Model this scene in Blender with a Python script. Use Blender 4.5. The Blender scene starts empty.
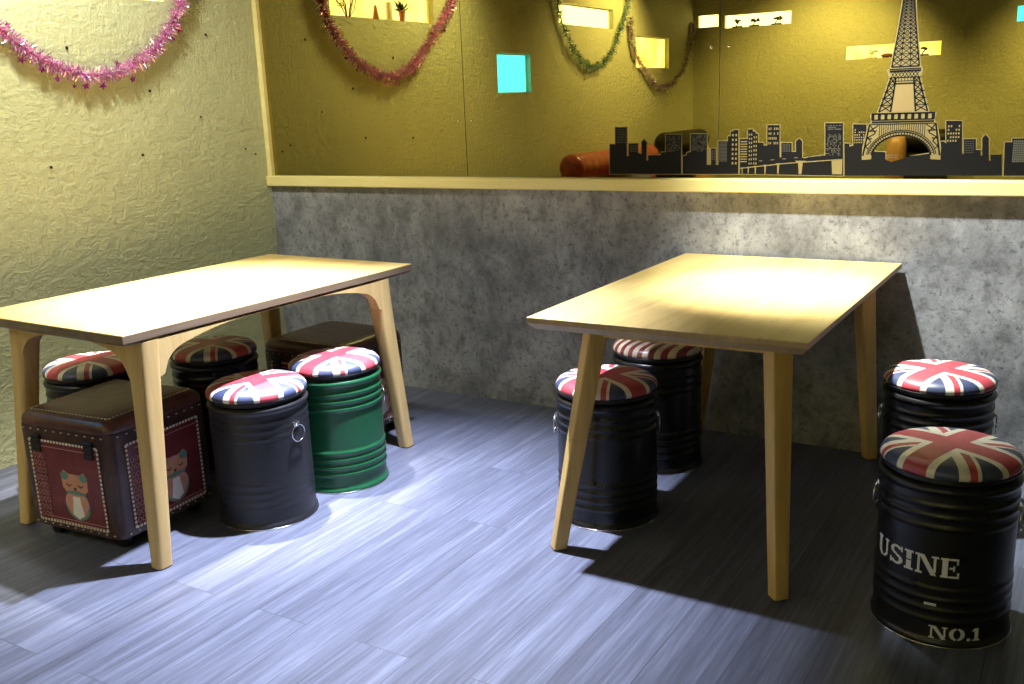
import bpy, bmesh, math, random
from mathutils import Vector, Matrix
R = math.radians
PI = math.pi
col = bpy.context.scene.collection
scene = bpy.context.scene

# ------------------------------------------------------------------ materials
def new_mat(name):
    m = bpy.data.materials.new(name); m.use_nodes = True
    nt = m.node_tree; nt.nodes.clear()
    out = nt.nodes.new('ShaderNodeOutputMaterial')
    b = nt.nodes.new('ShaderNodeBsdfPrincipled')
    nt.links.new(b.outputs[0], out.inputs[0])
    return m, nt, b

def setv(b, c=None, rough=None, metal=None, spec=None, coat=None):
    if c is not None: b.inputs['Base Color'].default_value = (*c, 1)
    if rough is not None: b.inputs['Roughness'].default_value = rough
    if metal is not None: b.inputs['Metallic'].default_value = metal
    if spec is not None: b.inputs['Specular IOR Level'].default_value = spec
    if coat is not None: b.inputs['Coat Weight'].default_value = coat; b.inputs['Coat Roughness'].default_value = .15

def plain(name, c, rough=.5, metal=0, spec=.5, coat=None):
    m, nt, b = new_mat(name); setv(b, c, rough, metal, spec, coat); return m

def coords(nt, scale=(1, 1, 1), kind='Object', rot=(0, 0, 0)):
    t = nt.nodes.new('ShaderNodeTexCoord'); mp = nt.nodes.new('ShaderNodeMapping')
    mp.inputs['Scale'].default_value = scale; mp.inputs['Rotation'].default_value = rot
    nt.links.new(t.outputs[kind], mp.inputs[0]); return mp.outputs[0]

def noise(nt, vec, scale, detail=4, rough=.6, dist=0):
    n = nt.nodes.new('ShaderNodeTexNoise'); n.inputs['Scale'].default_value = scale
    n.inputs['Detail'].default_value = detail; n.inputs['Roughness'].default_value = rough
    n.inputs['Distortion'].default_value = dist
    nt.links.new(vec, n.inputs['Vector']); return n.outputs['Fac']

def ramp(nt, fac, stops):
    r = nt.nodes.new('ShaderNodeValToRGB'); e = r.color_ramp.elements
    while len(e) < len(stops): e.new(.5)
    for el, (p, c) in zip(e, stops): el.position = p; el.color = (*c, 1)
    nt.links.new(fac, r.inputs[0]); return r.outputs[0]

def mixc(nt, fac, a, b, mode='MIX'):
    m = nt.nodes.new('ShaderNodeMix'); m.data_type = 'RGBA'; m.blend_type = mode
    for s, v in ((0, fac), (6, a), (7, b)):
        if isinstance(v, bpy.types.NodeSocket): nt.links.new(v, m.inputs[s])
        elif s == 0: m.inputs[0].default_value = v
        else: m.inputs[s].default_value = (*v, 1)
    return m.outputs[2]

def mth(nt, op, a, b=None, c=None):
    n = nt.nodes.new('ShaderNodeMath'); n.operation = op
    for i, v in enumerate((a, b, c)):
        if v is None: continue
        if isinstance(v, bpy.types.NodeSocket): nt.links.new(v, n.inputs[i])
        else: n.inputs[i].default_value = v
    return n.outputs[0]

def bump(nt, b, h, strength=.3, dist=.01):
    n = nt.nodes.new('ShaderNodeBump'); n.inputs['Strength'].default_value = strength
    n.inputs['Distance'].default_value = dist
    nt.links.new(h, n.inputs['Height']); nt.links.new(n.outputs[0], b.inputs['Normal'])

M = {}
def mat_plaster():
    m, nt, b = new_mat('yellow_plaster')
    v = coords(nt)
    va = coords(nt, (1, 1, .45), 'Object', (R(35), 0, 0)); vb = coords(nt, (1, .45, 1), 'Object', (R(20), 0, 0))
    n1 = noise(nt, v, 1.6, 3); n2 = noise(nt, va, 30, 9, .68, .5); n3 = noise(nt, vb, 36, 9, .68, .5); n4 = noise(nt, v, 120, 3)
    c = ramp(nt, n1, [(.3, (.52, .52, .29)), (.7, (.585, .585, .345))])
    lo = mth(nt, 'MINIMUM', n2, n3)
    c = mixc(nt, ramp(nt, lo, [(.27, (.7, .7, .7)), (.37, (0, 0, 0))]), c, (.33, .31, .15))
    nt.links.new(c, b.inputs['Base Color']); setv(b, rough=.6, spec=.3)
    h = mth(nt, 'ADD', mth(nt, 'ADD', n2, n3), mth(nt, 'MULTIPLY', n4, .15))
    bump(nt, b, h, .95, .013)
    return m
M['plaster'] = mat_plaster()

def mat_concrete():
    m, nt, b = new_mat('troweled_concrete')
    v = coords(nt); vd = coords(nt, (1, 1, .75), 'Object', (0, R(40), 0))
    n1 = noise(nt, v, 2.0, 7, .62, .4); n2 = noise(nt, vd, 11, 11, .72, .25); n3 = noise(nt, v, 40, 10, .8, .3)
    c = ramp(nt, n1, [(.32, (.145, .144, .155)), (.5, (.245, .243, .254)), (.68, (.385, .382, .392))])
    c = mixc(nt, ramp(nt, n2, [(.36, (.65, .65, .65)), (.52, (0, 0, 0))]), c, (.075, .073, .078))
    c = mixc(nt, ramp(nt, n2, [(.55, (0, 0, 0)), (.72, (.6, .6, .6))]), c, (.46, .458, .465))
    c = mixc(nt, ramp(nt, n3, [(.38, (.8, .8, .8)), (.48, (0, 0, 0))]), c, (.07, .07, .072))
    nt.links.new(c, b.inputs['Base Color']); setv(b, rough=.55, spec=.35)
    bump(nt, b, mth(nt, 'ADD', n2, mth(nt, 'MULTIPLY', n3, .5)), .45, .006)
    return m
M['concrete'] = mat_concrete()

def mat_floor():
    m, nt, b = new_mat('grey_blue_plank_floor')
    v = coords(nt, (1, 1, 1), 'Object', (0, 0, R(90)))
    br = nt.nodes.new('ShaderNodeTexBrick')
    br.inputs['Scale'].default_value = 1; br.inputs['Brick Width'].default_value = 1.22
    br.inputs['Row Height'].default_value = .18; br.inputs['Mortar Size'].default_value = .0014
    br.inputs['Mortar Smooth'].default_value = .2; br.inputs['Bias'].default_value = 0
    br.offset = .37; br.offset_frequency = 2
    br.inputs['Color1'].default_value = (0, 0, 0, 1); br.inputs['Color2'].default_value = (1, 1, 1, 1)
    br.inputs['Mortar'].default_value = (.5, .5, .5, 1)
    nt.links.new(v, br.inputs['Vector'])
    # grain, shifted plank by plank
    t = nt.nodes.new('ShaderNodeTexCoord')
    add = nt.nodes.new('ShaderNodeVectorMath'); add.operation = 'MULTIPLY_ADD'
    nt.links.new(br.outputs['Color'], add.inputs[0]); add.inputs[1].default_value = (3.1, 7.7, 0)
    nt.links.new(t.outputs['Object'], add.inputs[2])
    mp = nt.nodes.new('ShaderNodeMapping'); mp.inputs['Scale'].default_value = (1, .035, 1)
    nt.links.new(add.outputs[0], mp.inputs[0])
    g1 = noise(nt, mp.outputs[0], 95, 8, .7, .3); g2 = noise(nt, mp.outputs[0], 14, 5, .6, .6)
    g = mth(nt, 'ADD', mth(nt, 'MULTIPLY', g1, .55), mth(nt, 'MULTIPLY', g2, .45))
    c = ramp(nt, g, [(.33, (.050, .053, .074)), (.5, (.098, .106, .146)), (.68, (.185, .200, .268))])
    sep = nt.nodes.new('ShaderNodeSeparateColor'); nt.links.new(br.outputs['Color'], sep.inputs[0])
    c = mixc(nt, 1.0, c, ramp(nt, sep.outputs[0], [(0, (.90, .90, .92)), (1, (1.05, 1.05, 1.05))]), 'MULTIPLY')
    c = mixc(nt, br.outputs['Fac'], c, (.055, .056, .075))
    nt.links.new(c, b.inputs['Base Color']); setv(b, rough=.42, spec=.4)
    bump(nt, b, mth(nt, 'SUBTRACT', mth(nt, 'MULTIPLY', g1, .3), br.outputs['Fac']), .25, .002)
    return m
M['floor'] = mat_floor()

def mat_wood(name, c1, c2, c3, axis=1, rough=.38, rings=True):
    m, nt, b = new_mat(name)
    sc = [1, 1, 1]; sc[axis] = .07
    v = coords(nt, tuple(sc))
    g1 = noise(nt, v, 55, 5, .6, .4); g2 = noise(nt, v, 9, 3, .6, 1.6)
    g = mth(nt, 'ADD', mth(nt, 'MULTIPLY', g1, .45), mth(nt, 'MULTIPLY', g2, .55))
    c = ramp(nt, g, [(.33, c1), (.52, c2), (.68, c3)])
    nt.links.new(c, b.inputs['Base Color']); setv(b, rough=rough, spec=.45)
    bump(nt, b, g1, .08, .002)
    return m
M['wood_top'] = mat_wood('pale_oak_top', (.44, .30, .10), (.53, .375, .135), (.60, .44, .18))
M['wood_leg'] = mat_wood('honey_oak_leg', (.44, .28, .085), (.55, .36, .115), (.63, .43, .16), axis=2, rough=.42)
M['wood_edge'] = mat_wood('oak_edge', (.30, .20, .09), (.36, .25, .115), (.42, .30, .15), rough=.45)
M['wood_leg_left'] = mat_wood('pale_oak_leg', (.46, .31, .12), (.56, .39, .16), (.63, .46, .20), axis=2, rough=.42)
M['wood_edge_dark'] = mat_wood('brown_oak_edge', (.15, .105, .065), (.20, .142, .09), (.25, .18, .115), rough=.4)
M['cream_paint'] = mat_wood('cream_yellow_paint', (.66, .56, .22), (.72, .62, .26), (.78, .68, .31), axis=0, rough=.5)

m, nt, b = new_mat('bronze_mirror'); setv(b, (.40, .335, .120), .0, 1.0); M['mirror'] = m
M['mirror_edge'] = plain('mirror_edge', (.12, .10, .04), .3)
M['chrome'] = plain('chrome', (.8, .8, .82), .16, 1)
M['black_metal'] = None
def mat_metal_paint(name, c, rough=.3):
    m, nt, b = new_mat(name)
    v = coords(nt); n = noise(nt, v, 14, 4); n2 = noise(nt, v, 120, 2)
    nt.links.new(mixc(nt, n, tuple(x * .8 for x in c), tuple(x * 1.2 for x in c)), b.inputs['Base Color'])
    setv(b, rough=rough, spec=.5)
    nt.links.new(ramp(nt, n, [(.2, (rough * .8,) * 3), (.8, (rough * 1.25,) * 3)]), b.inputs['Roughness'])
    bump(nt, b, n2, .04, .001)
    return m
M['black_metal'] = mat_metal_paint('black_painted_metal', (.007, .007, .008), .30)
M['black_satin'] = mat_metal_paint('satin_black_metal', (.014, .014, .017), .42)
M['green_metal'] = mat_metal_paint('green_painted_metal', (.010, .095, .036), .32)
M['lid_black'] = plain('lid_black', (.012, .012, .014), .4)

def mat_flag(name, red, cream, navy):
    """red / cream / navy crossed flag print on glossy leather, laid out on the cushion's own x, y"""
    m, nt, b = new_mat(name)
    t = nt.nodes.new('ShaderNodeTexCoord'); s = nt.nodes.new('ShaderNodeSeparateXYZ')
    nt.links.new(t.outputs['Object'], s.inputs[0])
    x, y = s.outputs[0], s.outputs[1]
    ax, ay = mth(nt, 'ABSOLUTE', x), mth(nt, 'ABSOLUTE', y)
    r = .167
    cross = mth(nt, 'MINIMUM', ax, ay)
    d1 = mth(nt, 'MULTIPLY', mth(nt, 'SUBTRACT', x, y), .7071)
    d2 = mth(nt, 'MULTIPLY', mth(nt, 'ADD', x, y), .7071)
    diag = mth(nt, 'MINIMUM', mth(nt, 'ABSOLUTE', d1), mth(nt, 'ABSOLUTE', d2))
    off = mth(nt, 'MINIMUM', mth(nt, 'ABSOLUTE', mth(nt, 'SUBTRACT', d1, .008)), mth(nt, 'ABSOLUTE', mth(nt, 'SUBTRACT', d2, .008)))
    lt = lambda v, k: mth(nt, 'LESS_THAN', v, k)
    n = noise(nt, t.outputs['Object'], 30, 5)
    worn = lambda c: mixc(nt, ramp(nt, n, [(.35, (0, 0, 0)), (.75, (1, 1, 1))]), c, tuple(v * .72 for v in c))
    c = mixc(nt, lt(diag, .026), worn(navy), worn(cream))
    c = mixc(nt, lt(off, .009), c, worn(red))
    c = mixc(nt, lt(cross, .050), c, worn(cream))
    c = mixc(nt, lt(cross, .031), c, worn(red))
    nt.links.new(c, b.inputs['Base Color']); setv(b, rough=.40, spec=.7)
    n3 = noise(nt, t.outputs['Object'], 160, 3); bump(nt, b, mth(nt, 'ADD', n3, n), .12, .002)
    return m
M['flag'] = mat_flag('flag_print_leather', (.46, .055, .075), (.78, .72, .60), (.045, .058, .13))
def mat_stripe():
    m, nt, b = new_mat('striped_print_leather')
    t = nt.nodes.new('ShaderNodeTexCoord'); s = nt.nodes.new('ShaderNodeSeparateXYZ')
    nt.links.new(t.outputs['Object'], s.inputs[0])
    f = mth(nt, 'FRACT', mth(nt, 'DIVIDE', mth(nt, 'ADD', s.outputs[1], 1.0), .040))
    n = noise(nt, t.outputs['Object'], 30, 5)
    c = mixc(nt, mth(nt, 'LESS_THAN', f, .5), (.66, .58, .42), (.20, .022, .032))
    c = mixc(nt, ramp(nt, n, [(.4, (0, 0, 0)), (.8, (.6, .6, .6))]), c, (.22, .12, .10))
    nt.links.new(c, b.inputs['Base Color']); setv(b, rough=.33, spec=.5)
    return m
M['stripe'] = mat_stripe()

def mat_leather(name, c, c2, rough=.33):
    m, nt, b = new_mat(name)
    v = coords(nt); n = noise(nt, v, 9, 6, .65, 1.0); n2 = noise(nt, v, 130, 3)
    nt.links.new(ramp(nt, n, [(.3, c), (.7, c2)]), b.inputs['Base Color']); setv(b, rough=rough, spec=.5)
    bump(nt, b, n2, .2, .002); return m
M['brown_leather'] = mat_leather('dark_brown_leather', (.032, .018, .018), (.085, .042, .038))
M['lid_leather'] = mat_leather('lid_brown_leather', (.045, .022, .020), (.16, .065, .052))
M['red_leather'] = mat_leather('red_leather', (.30, .045, .025), (.42, .085, .05), .35)
M['black_leather'] = mat_leather('black_leather', (.005, .004, .004), (.014, .009, .008), .42)
M['tan'] = mat_leather('tan_leather', (.50, .27, .12), (.62, .36, .18), .45)
M['panel_red'] = mat_leather('printed_red_panel', (.13, .026, .028), (.21, .046, .046), .24)
M['panel_brown'] = mat_leather('printed_brown_band', (.10, .022, .024), (.17, .05, .048), .24)
M['cream_stitch'] = plain('cream_stitch', (.66, .60, .48), .5)
M['black_strap'] = plain('black_strap', (.012, .011, .012), .35)
M['owl_tan'] = plain('owl_tan', (.58, .27, .15), .35)
M['owl_green'] = plain('owl_green', (.12, .24, .20), .35)
M['owl_white'] = plain('owl_white', (.80, .76, .72), .35)
M['owl_pink'] = plain('owl_pink', (.60, .28, .26), .35)
M['ink'] = plain('dark_ink', (.03, .015, .015), .4)
M['print_pink'] = plain('print_pink', (.46, .20, .20), .35)
M['white_letter'] = plain('white_stencil_paint', (.74, .74, .78), .5)
M['decal_black'] = plain('black_vinyl', (.0045, .004, .004), .6, 0, .12)
M['decal_cream'] = plain('cream_vinyl', (.17, .128, .050), .6, 0, .15)
M['decal_tan'] = plain('tan_vinyl', (.20, .138, .055), .6, 0, .15)
M['decal_grey'] = plain('grey_vinyl', (.075, .068, .05), .6, 0, .2)
M['ceiling'] = plain('dark_ceiling_paint', (.06, .055, .045), .8)
M['nail'] = plain('dark_steel', (.03, .025, .02), .5, .6)
M['rubber'] = plain('black_rubber', (.01, .01, .01), .6)
M['white_fabric'] = plain('white_laminate', (.75, .75, .72), .5)
M['blue_fabric'] = plain('blue_grey_fabric', (.22, .25, .40), .8)
M['terracotta'] = plain('terracotta', (.45, .15, .05), .7)
M['leaf'] = plain('dark_leaf', (.04, .09, .02), .6)
M['twig'] = plain('twig_brown', (.18, .07, .03), .7)
M['wax'] = plain('ivory_wax', (.8, .72, .5), .5)
M['figure_dark'] = plain('dark_figurine', (.06, .05, .045), .5)

def mat_emit(name, c, s, var=None):
    m = bpy.data.materials.new(name); m.use_nodes = True; nt = m.node_tree; nt.nodes.clear()
    o = nt.nodes.new('ShaderNodeOutputMaterial'); e = nt.nodes.new('ShaderNodeEmission')
    e.inputs[0].default_value = (*c, 1); e.inputs[1].default_value = s
    nt.links.new(e.outputs[0], o.inputs[0])
    if var:
        v = coords(nt); n = noise(nt, v, 5, 3)
        nt.links.new(ramp(nt, n, [(.35, c), (.65, var)]), e.inputs[0])
    return m
M['lit_warm'] = mat_emit('lit_panel_warm', (1, .80, .30), 5.5, (1, .93, .62))
M['lit_yellow'] = mat_emit('lit_panel_yellow', (1, .74, .16), 6.0, (1, .95, .62))
M['lit_white'] = mat_emit('lit_panel_white', (1, .93, .72), 9.0)
M['lit_cyan'] = mat_emit('lit_panel_cyan', (.03, .40, 1), 14.0)

def mat_tinsel(name, cols, rough=.25):
    m, nt, b = new_mat(name)
    g = nt.nodes.new('ShaderNodeNewGeometry')
    st = [(i / max(1, len(cols) - 1), c) for i, c in enumerate(cols)]
    nt.links.new(ramp(nt, g.outputs['Random Per Island'], st), b.inputs['Base Color'])
    setv(b, rough=rough, metal=.75); return m
M['tinsel_pink'] = mat_tinsel('pink_tinsel', [(.80, .22, .50), (.92, .50, .78), (1, .92, .98), (.72, .25, .62), (.95, .65, .85), (.55, .10, .35)], .2)
M['star_pink'] = mat_tinsel('pink_star_foil', [(.55, .03, .22), (.45, .04, .38), (.75, .10, .40)])
M['tinsel_green'] = mat_tinsel('green_tinsel', [(.08, .30, .20), (.35, .62, .50), (.85, .95, .90), (.10, .22, .14), (.6, .8, .72)], .2)
M['tinsel_purple'] = mat_tinsel('purple_tinsel', [(.22, .10, .26), (.62, .48, .70), (.92, .88, .96), (.25, .10, .16), (.75, .66, .82)], .2)

# ------------------------------------------------------------------ mesh helpers
class MB:
    def __init__(s): s.v = []; s.f = []; s.mi = []
    def add(s, vs, fs, mi=0):
        o = len(s.v); s.v += [tuple(v) for v in vs]
        s.f += [tuple(i + o for i in f) for f in fs]; s.mi += [mi] * len(fs)
    def box(s, c, d, rz=0, mi=0, tilt=None):
        m = Matrix.Rotation(rz, 4, 'Z') if tilt is None else tilt
        vs = []
        for z in (-1, 1):
            for y in (-1, 1):
                for x in (-1, 1):
                    vs.append(m @ Vector((x * d[0] / 2, y * d[1] / 2, z * d[2] / 2)) + Vector(c))
        s.add(vs, [(0, 2, 3, 1), (4, 5, 7, 6), (0, 1, 5, 4), (2, 6, 7, 3), (0, 4, 6, 2), (1, 3, 7, 5)], mi)
    def prism(s, pts, axis, a, b, mi=0):
        """2-D polygon extruded along axis ('x','y','z') from a to b"""
        def P(u, w, t): return {'x': (t, u, w), 'y': (u, t, w), 'z': (u, w, t)}[axis]
        n = len(pts)
        area = sum(pts[i][0] * pts[(i + 1) % n][1] - pts[(i + 1) % n][0] * pts[i][1] for i in range(n))
        if area < 0: pts = pts[::-1]
        vs = [P(u, w, a) for u, w in pts] + [P(u, w, b) for u, w in pts]
        fs = [tuple(range(n)), tuple(range(2 * n - 1, n - 1, -1))]
        fs += [(i, n + i, n + (i + 1) % n, (i + 1) % n) for i in range(n)]
        s.add(vs, fs, mi)
    def lathe(s, prof, n=64, c=(0, 0, 0), mi=0):
        vs = []; fs = []; k = len(prof)
        for r, z in prof:
            for i in range(n):
                a = 2 * PI * i / n; vs.append((c[0] + r * math.cos(a), c[1] + r * math.sin(a), c[2] + z))
        for j in range(k - 1):
            for i in range(n):
                i2 = (i + 1) % n; fs.append((j * n + i, j * n + i2, (j + 1) * n + i2, (j + 1) * n + i))
        fs.append(tuple(range(n - 1, -1, -1))); fs.append(tuple((k - 1) * n + i for i in range(n)))
        s.add(vs, fs, mi)
    def rings(s, secs, cap=True, mi=0):
        n = len(secs[0]); vs = [p for r in secs for p in r]; fs = []
        for j in range(len(secs) - 1):
            for i in range(n):
                i2 = (i + 1) % n; fs.append((j * n + i, j * n + i2, (j + 1) * n + i2, (j + 1) * n + i))
        if cap:
            fs.append(tuple(range(n - 1, -1, -1))); k = (len(secs) - 1) * n; fs.append(tuple(k + i for i in range(n)))
        s.add(vs, fs, mi)
    def tube(s, path, r, n=8, closed=False, mi=0):
        secs = []; L = len(path)
        up0 = Vector((0, 0, 1))
        for i, p in enumerate(path):
            p = Vector(p)
            a = Vector(path[(i - 1) % L] if closed or i > 0 else path[i]); b = Vector(path[(i + 1) % L] if closed or i < L - 1 else path[i])
            t = (b - a).normalized(); u = up0 if abs(t.z) < .9 else Vector((1, 0, 0))
            x = t.cross(u).normalized(); y = t.cross(x).normalized()
            rr = r[i] if isinstance(r, (list, tuple)) else r
            secs.append([p + x * rr * math.cos(2 * PI * k / n) + y * rr * math.sin(2 * PI * k / n) for k in range(n)])
        if closed: secs.append(secs[0])
        s.rings(secs, not closed, mi)
    def build(s, name, mats, parent=None, smooth=None, bevel=None, loc=(0, 0, 0), rz=0, weld=False):
        me = bpy.data.meshes.new(name); me.from_pydata(s.v, [], s.f)
        if not isinstance(mats, (list, tuple)): mats = [mats]
        for m in mats: me.materials.append(m)
        me.polygons.foreach_set('material_index', s.mi)
        bm = bmesh.new(); bm.from_mesh(me)
        if weld: bmesh.ops.remove_doubles(bm, verts=bm.verts, dist=1e-5)
        if bevel:
            es = [e for e in bm.edges if len(e.link_faces) == 2 and e.calc_face_angle(0) > R(25)]
            bmesh.ops.bevel(bm, geom=es, offset=bevel[0], segments=bevel[1], profile=.5, affect='EDGES', clamp_overlap=True)
        bmesh.ops.recalc_face_normals(bm, faces=bm.faces)
        bm.to_mesh(me); bm.free()
        if smooth is not None:
            me.polygons.foreach_set('use_smooth', [True] * len(me.polygons))
            me.set_sharp_from_angle(angle=R(smooth))
        o = bpy.data.objects.new(name, me); col.objects.link(o)
        o.location = loc; o.rotation_euler.z = rz
        if parent: o.parent = parent
        return o

def tag(o, label=None, cat=None, group=None, kind=None):
    if label: o['label'] = label
    if cat: o['category'] = cat
    if group: o['group'] = group
    if kind: o['kind'] = kind
    return o
def thing(name, label, cat, loc=(0, 0, 0), rz=0, group=None):
    o = bpy.data.objects.new(name, None); col.objects.link(o); o.empty_display_size = .1
    o.location = loc; o.rotation_euler.z = rz
    return tag(o, label, cat, group)
def kids(o): return [c for c in col.objects if c.parent == o]
def copy_tree(o, parent=None):
    c = o.copy(); col.objects.link(c)
    if parent: c.parent = parent
    for ch in kids(o): copy_tree(ch, c)
    return c
def setmat(o, m):
    o.material_slots[0].link = 'OBJECT'; o.material_slots[0].material = m

# ------------------------------------------------------------------ the room
RX, RY, RH = 6.2, -6.03, 2.75
def wall_with_holes(name, m, axis, pos, thick, u0, u1, z0, z1, holes, depth):
    """wall slab as a grid of cells, recesses left open; back and jambs of each recess belong to the wall"""
    us = sorted({u0, u1, *[h[0] for h in holes], *[h[1] for h in holes]})
    zs = sorted({z0, z1, *[h[2] for h in holes], *[h[3] for h in holes]})
    mb = MB()
    for i in range(len(us) - 1):
        for j in range(len(zs) - 1):
            uc, zc = (us[i] + us[i + 1]) / 2, (zs[j] + zs[j + 1]) / 2
            if any(h[0] < uc < h[1] and h[2] < zc < h[3] for h in holes): continue
            a, b_ = pos, pos + thick
            if axis == 'x': mb.box(((a + b_) / 2, uc, zc), (abs(thick), us[i + 1] - us[i], zs[j + 1] - zs[j]))
            else: mb.box((uc, (a + b_) / 2, zc), (us[i + 1] - us[i], abs(thick), zs[j + 1] - zs[j]))
    me = mb.build(name, m, weld=False)
    bm = bmesh.new(); bm.from_mesh(me.data)
    bmesh.ops.remove_doubles(bm, verts=bm.verts, dist=1e-5)
    seen = {}
    for f in bm.faces: seen.setdefault(frozenset(v.index for v in f.verts), []).append(f)
    dead = [f for fs in seen.values() if len(fs) > 1 for f in fs]
    bmesh.ops.delete(bm, geom=dead, context='FACES')
    bmesh.ops.recalc_face_normals(bm, faces=bm.faces); bm.to_mesh(me.data); bm.free()
    return tag(me, kind='structure')

WL = [(-1.535, -.56, 1.876, 2.16), (-4.16, -3.19, 1.95, 2.11), (-5.39, -4.62, 1.637, 1.917), (-2.732, -2.268, 1.44, 1.715)]
wall_with_holes('wall_left', M['plaster'], 'x', 0, -.16, RY - .16, 0.12, 0, RH, WL, .14)
WR = [(.05, .262, 2.036, 2.152), (.326, .986, 2.012, 2.132), (1.505, 2.34, 1.647, 1.768), (2.93, 3.35, 1.888, 2.015)]
wall_with_holes('wall_rear', M['plaster'], 'y', RY, -.16, 0, RX, 0, RH, WR, .14)
mb = MB(); mb.box((RX / 2, .06, RH / 2), (RX, .10, RH)); mb.box((RX / 2, .0055, .5), (RX, .011, 1.0))
tag(mb.build('wall_back', M['concrete']), kind='structure')
mb = MB(); mb.box((RX + .05, RY / 2 + .06, RH / 2), (.1, -RY + .3, RH)); tag(mb.build('wall_right', M['plaster']), kind='structure')
mb = MB(); mb.box((RX / 2 - .03, RY / 2, -.03), (RX + .26, -RY + .34, .06)); tag(mb.build('floor', M['floor']), kind='structure')
mb = MB(); mb.box((RX / 2 - .03, RY / 2, RH + .03), (RX + .26, -RY + .34, .06)); tag(mb.build('ceiling', M['ceiling']), kind='structure')

# lit windows: a glowing back pane with a thin frame inside each recess
wn = 0
for (holes, axis) in ((WL, 'x'), (WR, 'y')):
    for k, (a, b_, z0, z1) in enumerate(holes):
        wn += 1
        mk = ['lit_warm', 'lit_white', 'lit_yellow', 'lit_cyan'][k] if axis == 'x' else ['lit_white', 'lit_white', 'lit_yellow', 'lit_cyan'][k]
        mb = MB(); fr = MB(); w = .008; dp = -.05
        if axis == 'x':
            mb.box((dp, (a + b_) / 2, (z0 + z1) / 2), (.01, b_ - a, z1 - z0))
            for yy in (a + w / 2, b_ - w / 2): fr.box((-.040, yy, (z0 + z1) / 2), (.01, w, z1 - z0))
            for zz in (z0 + w / 2, z1 - w / 2): fr.box((-.040, (a + b_) / 2, zz), (.01, b_ - a - 2 * w, w))
        else:
            mb.box(((a + b_) / 2, RY + dp, (z0 + z1) / 2), (b_ - a, .01, z1 - z0))
            for xx in (a + w / 2, b_ - w / 2): fr.box((xx, RY - .056, (z0 + z1) / 2), (w, .01, z1 - z0))
            for zz in (z0 + w / 2, z1 - w / 2): fr.box(((a + b_) / 2, RY - .056, zz), (b_ - a - 2 * w, .01, w))
        o = tag(mb.build('window_%d' % wn, M[mk]), kind='structure')
        fr.build('window_frame', M['cream_paint'], o)

# ledge under the mirror and the upright strip in the corner
mb = MB()
mb.prism([(.01, .998), (-.030, .998), (-.034, 1.002), (-.034, 1.046), (-.030, 1.05), (.01, 1.05)], 'x', 0.001, RX - .002)
tag(mb.build('trim_1', M['cream_paint'], bevel=None), kind='structure')
mb = MB(); mb.prism([(.0005, .012), (.0005, -.020), (.004, -.023), (.026, -.023), (.030, -.019), (.030, .012)], 'z', 1.0495, 2.64)
tag(mb.build('trim_2', M['cream_paint']), kind='structure')

# ------------------------------------------------------------------ tinted mirror
ZM0, ZM1 = 1.0505, 2.6
seams = [.0305, 1.243, 2.433, 3.62, 4.81]
mlabels = ['tall bronze tinted mirror panel leftmost beside the cream corner strip',
           'bronze tinted mirror panel between the two visible vertical seams',
           'bronze tinted mirror panel holding the lattice tower sticker',
           'bronze tinted mirror panel right of the tower panel, at the right edge of the photo']
for k in range(4):
    t = thing('mirror_panel', mlabels[k], 'mirror', (seams[k], .004, ZM0))
    w = seams[k + 1] - seams[k] - .003
    mb = MB(); mb.box((w / 2, 0, (ZM1 - ZM0) / 2), (w, .006, ZM1 - ZM0)); mb.build('glass', M['mirror'], t)
    for xx in ((w - .034, .034) if k == 1 else ((w + -.034,) if k == 0 else (.034, w - .034))):
        s_ = MB(); s_.lathe([(.0, 0), (.0045, 0), (.0045, .0015), (.003, .003), (0, .0034)], 16)
        o = s_.build('screw', M['chrome'], t, smooth=40); o.rotation_euler.x = R(90); o.location = (xx, -.0035, (1.30 if k == 0 or (k == 1 and xx < .5) else 1.548) - ZM0)

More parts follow.
